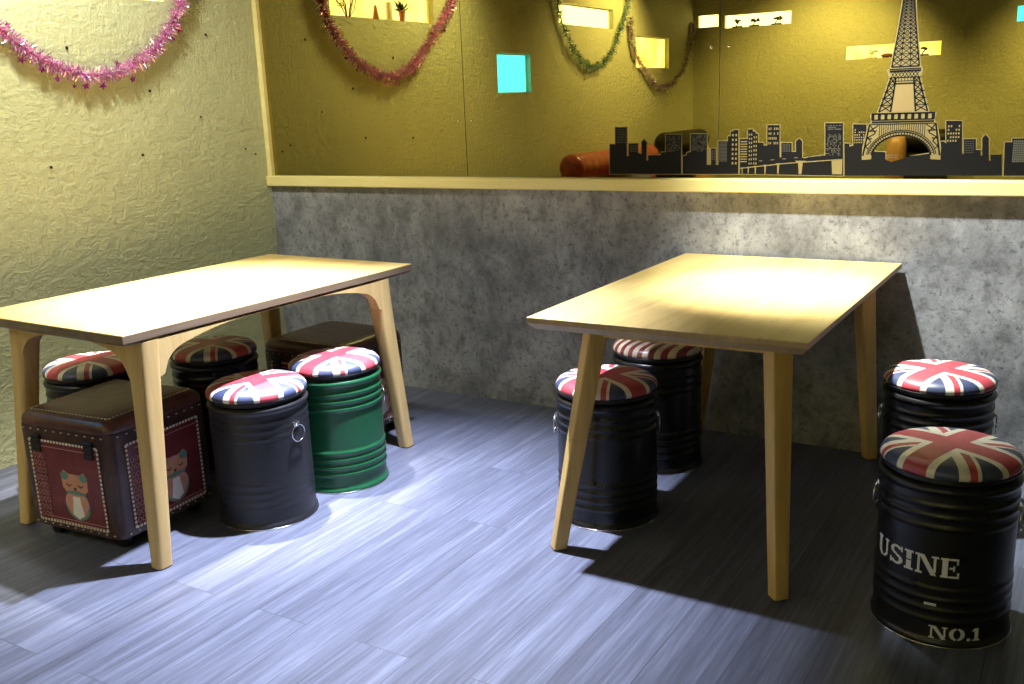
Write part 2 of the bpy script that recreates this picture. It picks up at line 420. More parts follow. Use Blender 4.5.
# ------------------------------------------------------------------ stickers on the mirror
DEC = dict(
A=[(1.9602,1.0661),(1.962,1.187),(1.9876,1.1867),(1.9885,1.2546),(2.0389,1.2536),(2.0377,1.1383),(2.0474,1.1382),(2.0479,1.1886),(2.0882,1.1882),(2.0879,1.151),(2.1051,1.1466),(2.1054,1.194),(2.115,1.2041),(2.1263,1.1937),(2.1259,1.1205),(2.1335,1.1205),(2.1336,1.1403),(2.19,1.1417),(2.19,1.152),(2.2104,1.1544),(2.2104,1.2223),(2.2763,1.2212),(2.2769,1.0673)],
B=[(2.2833,1.0673),(2.283,1.1369),(2.3003,1.1411),(2.3002,1.1495),(2.3165,1.1536),(2.316,1.223),(2.3828,1.2219),(2.384,1.1029),(2.4017,1.1029),(2.401,1.1654),(2.4203,1.1652),(2.4211,1.1029),(2.4317,1.1029),(2.4304,1.194),(2.4695,1.1934),(2.4692,1.2123),(2.4804,1.2121),(2.4801,1.23),(2.4904,1.2298),(2.4903,1.2355),(2.5099,1.2351),(2.5129,1.0682)],
C=[(2.519,1.0682),(2.5165,1.2009),(2.5487,1.2005),(2.548,1.2368),(2.5665,1.2365),(2.5666,1.2284),(2.5775,1.2282),(2.5777,1.2202),(2.5877,1.22),(2.5885,1.1862),(2.6093,1.186),(2.6096,1.1755),(2.6245,1.1753),(2.6226,1.2513),(2.6693,1.2503),(2.6726,1.1308),(2.6792,1.1308),(2.6777,1.1843),(2.7166,1.1838),(2.7176,1.1505),(2.7337,1.1504),(2.7325,1.19),(2.7442,1.2),(2.7557,1.1896),(2.758,1.1285),(2.7665,1.1267),(2.7906,1.1314),(2.8242,1.1369),(2.8425,1.1367),(2.838,1.2539),(2.9014,1.2525),(2.9094,1.0634)],
T=[(2.9149,1.0634),(2.9099,1.1796),(2.927,1.1794),(2.9275,1.1677),(2.9412,1.1714),(2.9379,1.247),(2.9836,1.246),(2.9872,1.1709),(3.002,1.15),(3.0539,1.1471),(3.0553,1.12),(3.0744,1.1122),(3.136,1.1312),(3.2075,1.1422),(3.2233,1.1759),(3.244,1.1831),(3.2536,1.1755),(3.2487,1.252),(3.2987,1.2508),(3.3063,1.1377),(3.3118,1.1377),(3.3083,1.1896),(3.3461,1.1891),(3.3486,1.1522),(3.3636,1.1521),(3.3649,1.1337),(3.3704,1.1336),(3.3662,1.1924),(3.3756,1.2032),(3.3858,1.1921),(3.3914,1.1151),(3.3968,1.1151),(3.3953,1.1357),(3.4302,1.1355),(3.4353,1.0658)],
E=[(3.4407,1.0658),(3.4364,1.1769),(3.4589,1.1766),(3.4579,1.1889),(3.5167,1.188),(3.5208,1.1364),(3.5338,1.1363),(3.5286,1.2007),(3.5606,1.2002),(3.5717,1.0664)])

def inset(pts, d):
    """offset a polygon outward by d (mitred)"""
    n = len(pts); A = sum(pts[i][0] * pts[(i + 1) % n][1] - pts[(i + 1) % n][0] * pts[i][1] for i in range(n))
    sg = 1 if A > 0 else -1; out = []
    for i in range(n):
        p, c, q = Vector(pts[i - 1]), Vector(pts[i]), Vector(pts[(i + 1) % n])
        a = (c - p).normalized(); b = (q - c).normalized()
        na = Vector((a.y, -a.x)) * sg; nb = Vector((b.y, -b.x)) * sg
        k = 1 + na.dot(nb)
        v = (na + nb) / k if k > .3 else na
        out.append((c.x + v.x * d, max(c.y + v.y * d, 1.054)))
    return out
def tri_prism(mb, pts, y0, y1, mi=0):
    """concave polygon in the x,z plane extruded along y, triangulated"""
    from mathutils.geometry import tessellate_polygon
    n = len(pts); vs = [(x, y0, z) for x, z in pts] + [(x, y1, z) for x, z in pts]
    tr = tessellate_polygon([[Vector((x, z, 0)) for x, z in pts]])
    fs = [tuple(t) for t in tr] + [tuple(i + n for i in t[::-1]) for t in tr]
    fs += [(i, (i + 1) % n, n + (i + 1) % n, n + i) for i in range(n)]
    mb.add(vs, fs, mi)
YD = .0008    # face of the mirror glass is y = .001
def win_grid(mb, x0, x1, z0, z1, nx, nz, fill=.55, rnd=None, prob=1.0):
    dx, dz = (x1 - x0) / nx, (z1 - z0) / nz
    for i in range(nx):
        for j in range(nz):
            if rnd and rnd.random() > prob: continue
            mb.box((x0 + (i + .5) * dx, YD - .0015, z0 + (j + .5) * dz), (dx * fill, .0004, dz * fill))
rnd = random.Random(4)
sk_labels = dict(A='leftmost black skyline sticker, one tall tower block and a thin spire',
                 B='black skyline sticker crossing the mirror seam, with two square speckled blocks',
                 C='black skyline sticker with an arched bridge, left of the lattice tower',
                 T='black low skyline sticker around the foot of the lattice tower',
                 E='black skyline sticker with a gridded block at the right edge of the photo')
for k, pts in DEC.items():
    t = thing('skyline_sticker', sk_labels[k], 'wall sticker', (pts[0][0], 0, 1.06), 0, 'city skyline stickers along the mirror bottom')
    mb = MB(); tri_prism(mb, inset(pts, .0032), YD, YD - .0006)
    o = mb.build('cream_outline', M['decal_cream'], t); o.matrix_parent_inverse = Matrix.Translation(-Vector(t.location))
    mb = MB(); tri_prism(mb, pts, YD - .0006, YD - .0012)
    w = MB(); g = MB()
    if k == 'A':
        win_grid(g, 1.992, 2.036, 1.19, 1.25, 7, 9, .5); win_grid(g, 2.052, 2.086, 1.155, 1.184, 6, 5, .5)
        win_grid(g, 2.214, 2.272, 1.155, 1.218, 14, 14, .62, rnd, .62)
    if k == 'B':
        win_grid(g, 2.319, 2.379, 1.155, 1.218, 14, 14, .62, rnd, .62); win_grid(g, 2.434, 2.466, 1.115, 1.19, 8, 14, .6)
        win_grid(w, 2.482, 2.509, 1.10, 1.225, 2, 7, .5); w.box((2.393, YD - .0015, 1.135), (.011, .0004, .06))
        win_grid(g, 2.403, 2.418, 1.12, 1.16, 2, 5, .5)
    if k == 'C':
        for i in range(9): w.box((2.533, YD - .0015, 1.115 + i * .0095), (.026, .0004, .0042))
        win_grid(w, 2.551, 2.567, 1.10, 1.225, 2, 8, .5); win_grid(w, 2.569, 2.586, 1.10, 1.215, 2, 7, .5)
        win_grid(w, 2.627, 2.667, 1.175, 1.246, 6, 4, .5, rnd, .85); win_grid(g, 2.682, 2.713, 1.15, 1.18, 5, 4, .5)
        win_grid(g, 2.843, 2.897, 1.135, 1.215, 11, 14, .62, rnd, .6); win_grid(g, 2.843, 2.897, 1.228, 1.247, 11, 3, .62, rnd, .6)
        # bridge: pale deck and piers with dark arches left between them
        w.prism([(2.52, 1.091), (2.70, 1.110), (2.905, 1.124), (2.905, 1.1205), (2.70, 1.1065), (2.52, 1.0875)], 'y', YD - .0017, YD - .0013)
        w.prism([(2.870, 1.068), (2.905, 1.068), (2.905, 1.122), (2.866, 1.119)], 'y', YD - .0017, YD - .0013)
        for xx, ww in ((2.528, .002), (2.552, .0025), (2.580, .003), (2.618, .0035), (2.668, .0045), (2.752, .010)):
            zt = 1.09 + (xx - 2.52) * .11
            w.prism([(xx - ww / 2, 1.068), (xx + ww / 2, 1.068), (xx + ww * .9, zt - .004), (xx + ww * 2.2, zt + .002), (xx - ww * 2.2, zt + .002), (xx - ww * .9, zt - .004)], 'y', YD - .0016, YD - .0012)
        for xx in (2.60, 2.645, 2.69, 2.735, 2.785, 2.82): g.box((xx, YD - .0015, 1.118 + (xx - 2.6) * .08), (.013, .0004, .004))
    if k == 'T':
        win_grid(w, 2.942, 2.980, 1.178, 1.232, 5, 6, .55, rnd, .85); win_grid(w, 3.254, 3.296, 1.178, 1.24, 5, 5, .55, rnd, .8)
        win_grid(g, 3.312, 3.343, 1.14, 1.185, 6, 6, .4); win_grid(g, 3.06, 3.10, 1.125, 1.14, 5, 2, .5)
    if k == 'E': win_grid(g, 3.462, 3.515, 1.11, 1.184, 9, 10, .8)
    mb.add(w.v, w.f, 1); mb.add(g.v, g.f, 2)
    o = mb.build('silhouette', [M['decal_black'], M['decal_cream'], M['decal_grey']], t); o.matrix_parent_inverse = Matrix.Translation(-Vector(t.location))

# lattice tower sticker: cream plate, dark iron lines on it; tower axis leans nowhere, it stands at x = 3.10
TX = 3.1055
def prof(z):     # half-width of the tower body
    P = [(1.165, .128), (1.245, .1120), (1.2552, .1030), (1.2835, .1070), (1.2836, .0850), (1.3450, .0660), (1.4040, .0490), (1.4250, .0545), (1.4330, .0550), (1.4400, .0470), (1.512, .0370), (1.585, .0275), (1.660, .0195), (1.78, .0135), (1.95, .0085), (2.10, .004)]
    for (a, wa), (b, wb) in zip(P, P[1:]):
        if a <= z <= b: return wa + (wb - wa) * (z - a) / (b - a)
    return P[0][1] if z < P[0][0] else P[-1][1]
tw = thing('tower_sticker', 'tall black and cream lattice iron tower sticker on the right mirror panel', 'wall sticker', (TX, 0, 1.06))
def in_tower(o): o.matrix_parent_inverse = Matrix.Translation(-Vector(tw.location)); return o
AR, AZ, AW = .0, 1.122, .100      # the arch under the first deck
zs = [1.12, 1.165, 1.245, 1.2551, 1.2553, 1.2834, 1.2837, 1.345, 1.404, 1.415, 1.425, 1.433, 1.44, 1.512, 1.585, 1.66, 1.78, 1.95, 2.10]
def outline(d):
    left = [(TX - prof(z) - d, z) for z in zs]; right = [(TX + prof(z) + d, z) for z in zs]
    arch = [(TX + AW * math.cos(a) * (1 if True else 1), AZ + (.082) * math.sin(a)) for a in [PI * i / 24 for i in range(25)]]
    return left[::-1] and ([*right, *left[::-1]] + arch[::-1])
mb = MB(); tri_prism(mb, outline(.0045), YD - .0012, YD - .0017)
in_tower(mb.build('cream_plate', M['decal_cream'], tw))
mb = MB(); tri_prism(mb, [(TX + x, z) for x, z in ((-.0365, 1.2885), (.0365, 1.2885), (.0265, 1.382), (-.0265, 1.382))], YD - .0017, YD - .0019)
in_tower(mb.build('tan_opening', M['decal_tan'], tw))
L = MB(); yf = YD - .0022
def bar(a, b, w):
    a, b = Vector(a), Vector(b); d = (b - a); ln = d.length
    if ln < 1e-5: return
    n = Vector((-d.y, d.x)) / ln * w * .62
    pts = [a + n, a - n, b - n, b + n]
    L.prism([(TX + p.x, p.y) for p in pts], 'y', yf, yf + .0004)
# shaft
z = 1.442; steps = []
while z < 2.07: steps.append(z); z += max(.0085, prof(z) * .46)
for a, b in zip(steps, steps[1:]):
    wa, wb = prof(a) - .0015, prof(b) - .0015
    for s in (-1, 1):
        bar((s * wa, a), (s * wb, b), .0036)
        if wa > .008:
            ia, ib = wa * .36, wb * .36
            bar((s * ia, a), (s * ib, b), .0022)
            bar((s * wa, a), (s * ib, b), .0022); bar((s * ia, a), (s * wb, b), .0022)
    if wa > .012: bar((-wa * .36, a), (wb * .36, b), .0018); bar((wa * .36, a), (-wb * .36, b), .0018)
    bar((-wa, a), (wa, a), .0016)
# upper deck
for zz, wz, th in ((1.404, .0485, .0030), (1.426, .0515, .0055), (1.433, .0515, .0030), (1.440, .046, .0025)): bar((-wz, zz), (wz, zz), th)
for i in range(8):
    x = -.046 + .0115 * i; bar((x, 1.405), (x + .0115, 1.424), .0018); bar((x + .0115, 1.405), (x, 1.424), .0018)
# legs between decks
st = [1.2875 + i * .0233 for i in range(6)]
for a, b in zip(st, st[1:]):
    for s in (-1, 1):
        oa, ob = prof(a) - .003, prof(b) - .003
        ia = .0415 - (a - 1.2885) * .107; ib = .0415 - (b - 1.2885) * .107
        bar((s * oa, a), (s * ob, b), .0042); bar((s * ia, a), (s * ib, b), .0042)
        bar((s * oa, a), (s * ib, b), .0026); bar((s * ia, a), (s * ob, b), .0026); bar((s * oa, b), (s * ib, b), .002)
bar((-.032, 1.3835), (.032, 1.3835), .0042); bar((-.044, 1.392), (.044, 1.392), .002)
for x in (-.03, -.02, -.01, 0, .01, .02, .03): bar((x, 1.392), (x, 1.404), .0015)
# first deck: railing with square openings
bar((-.106, 1.2815), (.106, 1.2815), .0044); bar((-.104, 1.2600), (.104, 1.2600), .0036); bar((-.104, 1.2525), (.104, 1.2525), .0046); bar((-.109, 1.2455), (.109, 1.2455), .0026)
for i in range(10): x = -.1008 + .0224 * i; bar((x, 1.261), (x, 1.281), .0085)
# fascia and arch
for i in range(22):
    x = -.0756 + .0072 * i; zt = AZ + .100 * math.sqrt(max(0, 1 - (x / .118) ** 2))
    bar((x, 1.244), (x, min(1.236, zt)), .0018)
for rr, rz_, th in ((.1015, .0835, .0050), (.1135, .0955, .0030), (.119, .101, .0022)):
    pp = [(rr * math.cos(PI * i / 36), AZ + rz_ * math.sin(PI * i / 36)) for i in range(2, 35)]
    for a, b in zip(pp, pp[1:]): bar(a, b, th)
for i in range(3, 34): a = PI * i / 36; bar((.1015 * math.cos(a), AZ + .0835 * math.sin(a)), (.1135 * math.cos(a), AZ + .0955 * math.sin(a)), .0022)
for s in (-1, 1):
    bar((s * .1105, 1.246), (s * .129, 1.135), .0046)
    for a, b in (((.072, 1.242), (.099, 1.222)), ((.098, 1.243), (.080, 1.214)), ((.082, 1.213), (.105, 1.198)), ((.104, 1.20), (.093, 1.185)), ((.094, 1.184), (.112, 1.165)), ((.110, 1.168), (.100, 1.158)), ((.076, 1.222), (.102, 1.222)), ((.090, 1.195), (.107, 1.195))):
        bar((s * a[0] * 1.11, a[1]), (s * b[0] * 1.11, b[1]), .0028)
in_tower(L.build('iron_lattice', M['decal_black'], tw))

# ------------------------------------------------------------------ tables
def superell(cx, cy, hx, hy, z, n=24, e=3.0, rz=0):
    out = []
    for i in range(n):
        a = 2 * PI * (i + .5) / n; c, s = math.cos(a), math.sin(a)
        x = math.copysign(abs(c) ** (2 / e), c) * hx; y = math.copysign(abs(s) ** (2 / e), s) * hy
        out.append((cx + x * math.cos(rz) - y * math.sin(rz), cy + x * math.sin(rz) + y * math.cos(rz), z))
    return out
def tabletop(w, l, t0, drop, cham, name='tabletop', parent=None):
    """slab with a short square edge and an undercut bevel below it"""
    mb = MB(); H = .75
    def ring(ix, z): return [(-w / 2 + ix, -l / 2 + ix, z), (w / 2 - ix, -l / 2 + ix, z), (w / 2 - ix, l / 2 - ix, z), (-w / 2 + ix, l / 2 - ix, z)]
    mb.rings([ring(.001, H), ring(0, H - .001), ring(0, H - .003)], True, 0)
    mb.rings([ring(0, H - .003), ring(0, H - t0), ring(cham, H - t0 - drop)], True, 1)
    return mb.build(name, [M['wood_top'], M['wood_edge']], parent, bevel=None)

# left table: rounded legs that flare into an arched apron
TL = thing('dining_table', 'pale oak table with rounded arched legs beside the yellow wall on the left', 'table', (.934, -1.278, 0), -.0203, 'wooden tables')
WL_, LL_ = .812, 1.363
mb = MB()
def ring(ix, z): return [(-WL_ / 2 + ix, -LL_ / 2 + ix, z), (WL_ / 2 - ix, -LL_ / 2 + ix, z), (WL_ / 2 - ix, LL_ / 2 - ix, z), (-WL_ / 2 + ix, LL_ / 2 - ix, z)]
mb.rings([ring(.0015, .75), ring(0, .7485), ring(0, .746)])
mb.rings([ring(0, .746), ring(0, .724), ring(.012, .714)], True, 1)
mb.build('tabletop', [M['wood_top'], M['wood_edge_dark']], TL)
LX, LY = .335, .545       # leg axis at the top
FX, FY = .378, .612       # leg axis at the foot
DX, DY = .028, -.040      # the frame sits a little off the middle of the top
for sx in (-1, 1):
    for sy in (-1, 1):
        secs = []
        for i in range(25):
            z = .7145 - i * .7105 / 24; f = 1 - z / .7145
            h = .0385 + .004 * max(0, 1 - f / .26) ** 1.6 - .0125 * f
            secs.append(superell(DX + sx * (LX + (FX - LX) * f) + (.038 + .012 * (1 - f) if sx < 0 else 0), DY + sy * (LY + (FY - LY) * f), h, h, z, 32, 4.0))
        lg = MB(); lg.rings(secs); o = lg.build('leg', M['wood_leg_left'], TL, smooth=50)
        ft = MB(); ft.lathe([(0, 0), (.021, 0), (.022, .004), (0, .0045)], 20, (DX + sx * FX + (.038 + .012 * (1 - f) if sx < 0 else 0), DY + sy * FY, 0)); ft.build('foot_pad', M['rubber'], o)
def rail_profile(half, lin, mid=.700, drop=.044):
    """lower edge dips in a quarter curve where it meets each leg"""
    pts = [(-half, .7138), (half, .7138)]
    low = []
    N = 60
    for i in range(N + 1):
        s = half * (1 - 2 * (i / N)); d = half - .036 - abs(s)
        d = max(d, 0)
        zb = mid - drop * max(0, 1 - d / lin) ** 2
        if d < .075: zb -= .06 * (1 - math.sqrt(max(0, 1 - (1 - d / .075) ** 2)))
        low.append((s, zb))
    return pts + low
for s in (-1, 1):
    mb = MB(); pf = rail_profile(LY, .34, .7125, .056)
    from mathutils.geometry import tessellate_polygon
    def trip(mb, pts, axis, a, b):
        n = len(pts); P = (lambda u, w, t: (t, u, w)) if axis == 'x' else (lambda u, w, t: (u, t, w))
        vs = [P(u, w, a) for u, w in pts] + [P(u, w, b) for u, w in pts]
        tr = tessellate_polygon([[Vector((u, w, 0)) for u, w in pts]])
        fs = [tuple(t) for t in tr] + [tuple(i + n for i in t[::-1]) for t in tr] + [(i, (i + 1) % n, n + (i + 1) % n, n + i) for i in range(n)]
        mb.add(vs, fs)
    c = s * (LX + .020) + (.038 if s < 0 else 0); pf_ = [(u + DY, w_) for u, w_ in pf]; trip(mb, pf_, 'x', DX + c - .020, DX + c + .020); mb.build('apron', M['wood_leg_left'], TL, smooth=40)
    mb = MB(); c = s * (LY + .020); trip(mb, [(u + DX + .019, w_) for u, w_ in rail_profile(LX - .019, .25)], 'y', DY + c - .020, DY + c + .020); mb.build('apron', M['wood_leg_left'], TL, smooth=40)

# right table: plain tapered splayed legs set diagonally
TR = thing('dining_table', 'oak table with straight splayed tapered legs against the grey concrete wall on the right', 'table', (2.7217, -.6583, 0), .0045, 'wooden tables')
tabletop(.830, 1.2885, .017, .021, .020, parent=TR)
for sx in (-1, 1):
    for sy in (-1, 1):
        secs = []
        for i in range(9):
            z = .7115 - i * .7065 / 8; f = 1 - z / .7115
            h = .0310 - .0095 * f
            cx, cy = .034 - .036 * f + sx * (.272 + .076 * f), sy * (.535 + .069 * f)
            secs.append(superell(cx, cy, h, h, z, 32, 9, R(45)))
        lg = MB(); lg.rings(secs); o = lg.build('leg', M['wood_leg'], TR, smooth=30)
        ft = MB(); ft.lathe([(0, 0), (.013, 0), (.0145, .004), (0, .005)], 20, (-.002 + sx * .3475, sy * .6035, 0)); ft.build('foot_pad', M['rubber'], o)
sp = MB()
for sy in (-1, 1): sp.box((.034, sy * .535, .699), (.54, .03, .026))
for sx in (-1, 1): sp.box((.034 + sx * .272, 0, .699), (.03, 1.07, .026))
sp.build('apron', M['wood_leg'], TR)

# ------------------------------------------------------------------ drum stools
def barrel_profile(amp):
    pr = [(.155, .004), (.162, .0), (.1685, .001), (.1715, .005), (.1715, .011), (.1685, .016), (.1662, .020)]
    ribs = [.070, .098, .126, .154, .318, .346, .374]
    z = .024
    while z < .398:
        r = .1655
        for c in ribs:
            d = abs(z - c)
            if d < .011: r += amp * (.5 + .5 * math.cos(PI * d / .011))
        pr.append((r, z)); z += .0032
    pr += [(.1655, .400), (.1665, .404), (.1700, .408), (.1712, .413), (.1700, .418), (.1650, .424), (.1600, .4265), (.152, .428), (0.001, .428)]
    return pr
def cushion_profile():
    return [(.001, .4415), (.150, .4415), (.160, .4425), (.1655, .4455), (.1685, .450), (.1690, .4545), (.1675, .460), (.164, .4665), (.157, .473), (.146, .4785), (.128, .4825), (.10, .4855), (.06, .4872), (.02, .4878), (.001, .4878)]
def make_stool(label, body_mat):
    t = thing('drum_stool', label, 'stool')
    mb = MB(); mb.lathe(barrel_profile(.0026), 80); body = mb.build('drum', M[body_mat], t, smooth=35)
    mb = MB(); mb.tube([(.1712 * math.cos(a), .1712 * math.sin(a), .0022) for a in [2 * PI * i / 72 for i in range(72)]], .0018, 8, True)
    mb.build('base_rim', M['chrome'], t, smooth=60)
    mb = MB(); mb.lathe([(.001, .4285), (.157, .4285), (.160, .431), (.160, .4412), (.001, .4413)], 64); mb.build('lid', M['lid_black'], t, smooth=40)
    mb = MB(); mb.lathe(cushion_profile(), 80); cu = mb.build('cushion', M['flag'], t, smooth=50)
    mb = MB(); mb.tube([(.1665 * math.cos(a), .1665 * math.sin(a), .4435) for a in [2 * PI * i / 72 for i in range(72)]], .0024, 8, True)
    mb.build('piping', M['lid_black'], cu, smooth=60)
    for s in (0, 1):
        mb = MB(); mb.box((.1680, 0, .349), (.006, .026, .012)); mb.box((.1705, 0, .345), (.010, .010, .012))
        br = mb.build('handle_bracket', M['chrome'], t, bevel=(.0015, 2)); br.rotation_euler.z = s * PI
        mb = MB(); mb.tube([(.1752 + .0012 * math.sin(a), .0285 * math.sin(a), .3165 + .029 * math.cos(a)) for a in [2 * PI * i / 36 for i in range(36)]], .0021, 8, True)
        mb.build('ring', M['chrome'], br, smooth=60)
    return t
stools = [
 ((1.317, -1.465), 'black_satin', -30, 1, 'flag', 'satin black drum stool left of the green one, chrome ring handle facing out'),
 ((1.344, -1.098), 'green_metal', 4, 44, 'flag', 'green ribbed drum stool with flag print cushion'),
 ((.744, -1.142), 'black_metal', 0, -20, 'flag', 'black drum stool under the left table, directly behind the satin black one'),
 ((.497, -1.525), 'black_metal', 2, -60, 'flag', 'black drum stool behind the owl ottoman, nearest the yellow wall'),
 ((2.386, -.93), 'black_metal', -25, 26, 'flag', 'black drum stool right behind the left front leg of the right table'),
 ((2.345, -.406), 'black_metal', 80, 60, 'stripe', 'black drum stool with a red and cream striped cushion by the concrete wall'),
 ((3.341, -.444), 'black_metal', -22, 7, 'flag', 'black drum stool right of the right table, close to the concrete wall'),
 ((3.470, -1.155), 'black_metal', -22, -4, 'flag', 'black drum stool lettered USINE and NO.1 in the right foreground'),
]
proto = make_stool(stools[0][5], 'black_metal')
made = []
for i, ((x, y), bm_, fa, ra, cm, lab) in enumerate(stools):
    o = proto if i == 0 else copy_tree(proto)
    made.append(o)
for o, ((x, y), bm_, fa, ra, cm, lab) in zip(made, stools):
    o.location = (x, y, 0); o.rotation_euler.z = R(ra); o['label'] = lab; o['group'] = 'drum stools with printed cushions'
    for c in kids(o):
        if c.name.startswith('drum'):
            if bm_ in ('green_metal', 'black_satin'):
                mb = MB(); mb.lathe(barrel_profile(.0046 if bm_ == 'green_metal' else .0012), 80); g_ = mb.build('drum', M[bm_], smooth=35); c.data = g_.data; bpy.data.objects.remove(g_)
            setmat(c, M[bm_])
        if c.name.startswith('cushion'):
            setmat(c, M[cm]); c.rotation_euler.z = R(fa - ra)
            c['label'] = 'red and cream striped round cushion' if cm == 'stripe' else 'round cushion with red, cream and navy flag print'
        if c.name.startswith('handle_bracket') : c['label'] = 'chrome ring handle'

# stencilled words on the front drum
def thick(path, w):
    """polyline thickened into quads"""
    out = []
    for a, b in zip(path, path[1:]):
        a, b = Vector(a), Vector(b); d = (b - a).normalized(); n = Vector((-d.y, d.x)) * w / 2
        a2, b2 = a - d * w * .12, b + d * w * .12
        out.append([a2 + n, a2 - n, b2 - n, b2 + n])
    return out
def rect(x0, y0, x1, y1): return [(x0, y0), (x1, y0), (x1, y1), (x0, y1)]
def arc(cx, cy, rx, ry, a0, a1, n=10): return [(cx + rx * math.cos(R(a0 + (a1 - a0) * i / n)), cy + ry * math.sin(R(a0 + (a1 - a0) * i / n))) for i in range(n + 1)]
def band(cx, cy, rx, ry, tx, ty, a0, a1, n=10):
    o = arc(cx, cy, rx, ry, a0, a1, n); i_ = arc(cx, cy, rx - tx, ry - ty, a0, a1, n)
    return [[o[k], o[k + 1], i_[k + 1], i_[k]] for k in range(n)]
GL = {
 'U': ([rect(.02, .90, .36, 1), rect(.08, .34, .30, .92), rect(.58, .90, .86, 1), rect(.66, .34, .78, .92)] + band(.43, .34, .35, .34, .22, .12, 186, 262) + band(.43, .34, .35, .34, .12, .10, 278, 354), .92),
 'S': (band(.38, .74, .32, .26, .17, .12, 20, 262) + band(.38, .27, .34, .27, .18, .12, 200, 442) + [[(.10, .66), (.30, .56), (.62, .36), (.46, .44)], [(.14, .62), (.44, .40), (.70, .34), (.32, .62)], rect(.62, .72, .70, 1), rect(.04, 0, .12, .28)], .78),
 'I': ([rect(.02, .90, .42, 1), rect(.11, .54, .33, .92), rect(.11, .08, .33, .47), rect(.02, 0, .42, .1)], .50),
 'N': ([rect(.0, .90, .30, 1), rect(.10, .06, .20, .92), rect(.02, 0, .30, .1), [(.14, 1), (.36, 1), (.88, 0), (.66, 0)], rect(.66, .90, .94, 1), rect(.75, .18, .85, .92)], 1.0),
 'E': ([rect(.02, .90, .34, 1), rect(.08, .08, .30, .92), rect(.02, 0, .34, .1), rect(.36, .90, .70, 1), rect(.63, .70, .70, 1), rect(.36, 0, .74, .1), rect(.66, 0, .74, .3), rect(.36, .45, .54, .55), rect(.50, .36, .57, .64)], .80),
 'O': (band(.42, .5, .40, .5, .22, .12, 97, 263, 14) + band(.42, .5, .40, .5, .22, .12, -83, 83, 14), .88),
 '.': ([rect(.06, 0, .24, .2)], .36),
 '1': ([rect(.10, .1, .30, 1), [(.10, 1), (.10, .80), (-.02, .74), (-.02, .84)], rect(.0, 0, .40, .1)], .46),
}
def lettering(mb, text, ang0, z0, h, wscale, rad):
    """stencil letters wrapped around the drum, starting at angle ang0 and running counter-clockwise"""
    x = 0
    for ch in text:
        polys, adv = GL[ch]
        for poly in polys:
            N = 4
            def P(u, v, rr): a = ang0 + (x + u * wscale) / rad; return (rr * math.cos(a), rr * math.sin(a), z0 + v * h)
            n = len(poly)
            vs = [P(u, v, rad) for u, v in poly] + [P(u, v, rad + .0006) for u, v in poly]
            fs = [tuple(range(n)), tuple(range(2 * n - 1, n - 1, -1))] + [(i, (i + 1) % n, n + (i + 1) % n, n + i) for i in range(n)]
            mb.add(vs, fs)
        x += adv * wscale
last = made[-1]
drum = [c for c in kids(last) if c.name.startswith('drum')][0]
mb = MB(); ra = R(-4)
lettering(mb, 'USINE', R(-151) - ra, .191, .052, .0595, .1659)
o = mb.build('lettering', M['white_letter'], drum); o['label'] = 'white stencil word USINE'
mb = MB(); lettering(mb, 'NO.1', R(-91) - ra, .022, .034, .047, .1662)
o = mb.build('lettering', M['white_letter'], drum); o['label'] = 'white stencil NO.1'
mb = MB(); a0 = R(-96) - ra
vs = []
for rr in (.1658, .1676):
    for a, z in ((a0, .110), (a0 + .17, .110), (a0 + .17, .1165), (a0, .1165)): vs.append((rr * math.cos(a), rr * math.sin(a), z))
mb.add(vs, [(0, 1, 2, 3), (7, 6, 5, 4), (0, 4, 5, 1), (1, 5, 6, 2), (2, 6, 7, 3), (3, 7, 4, 0)])
o = mb.build('lettering', M['white_letter'], drum); o['label'] = 'white stencil dash'

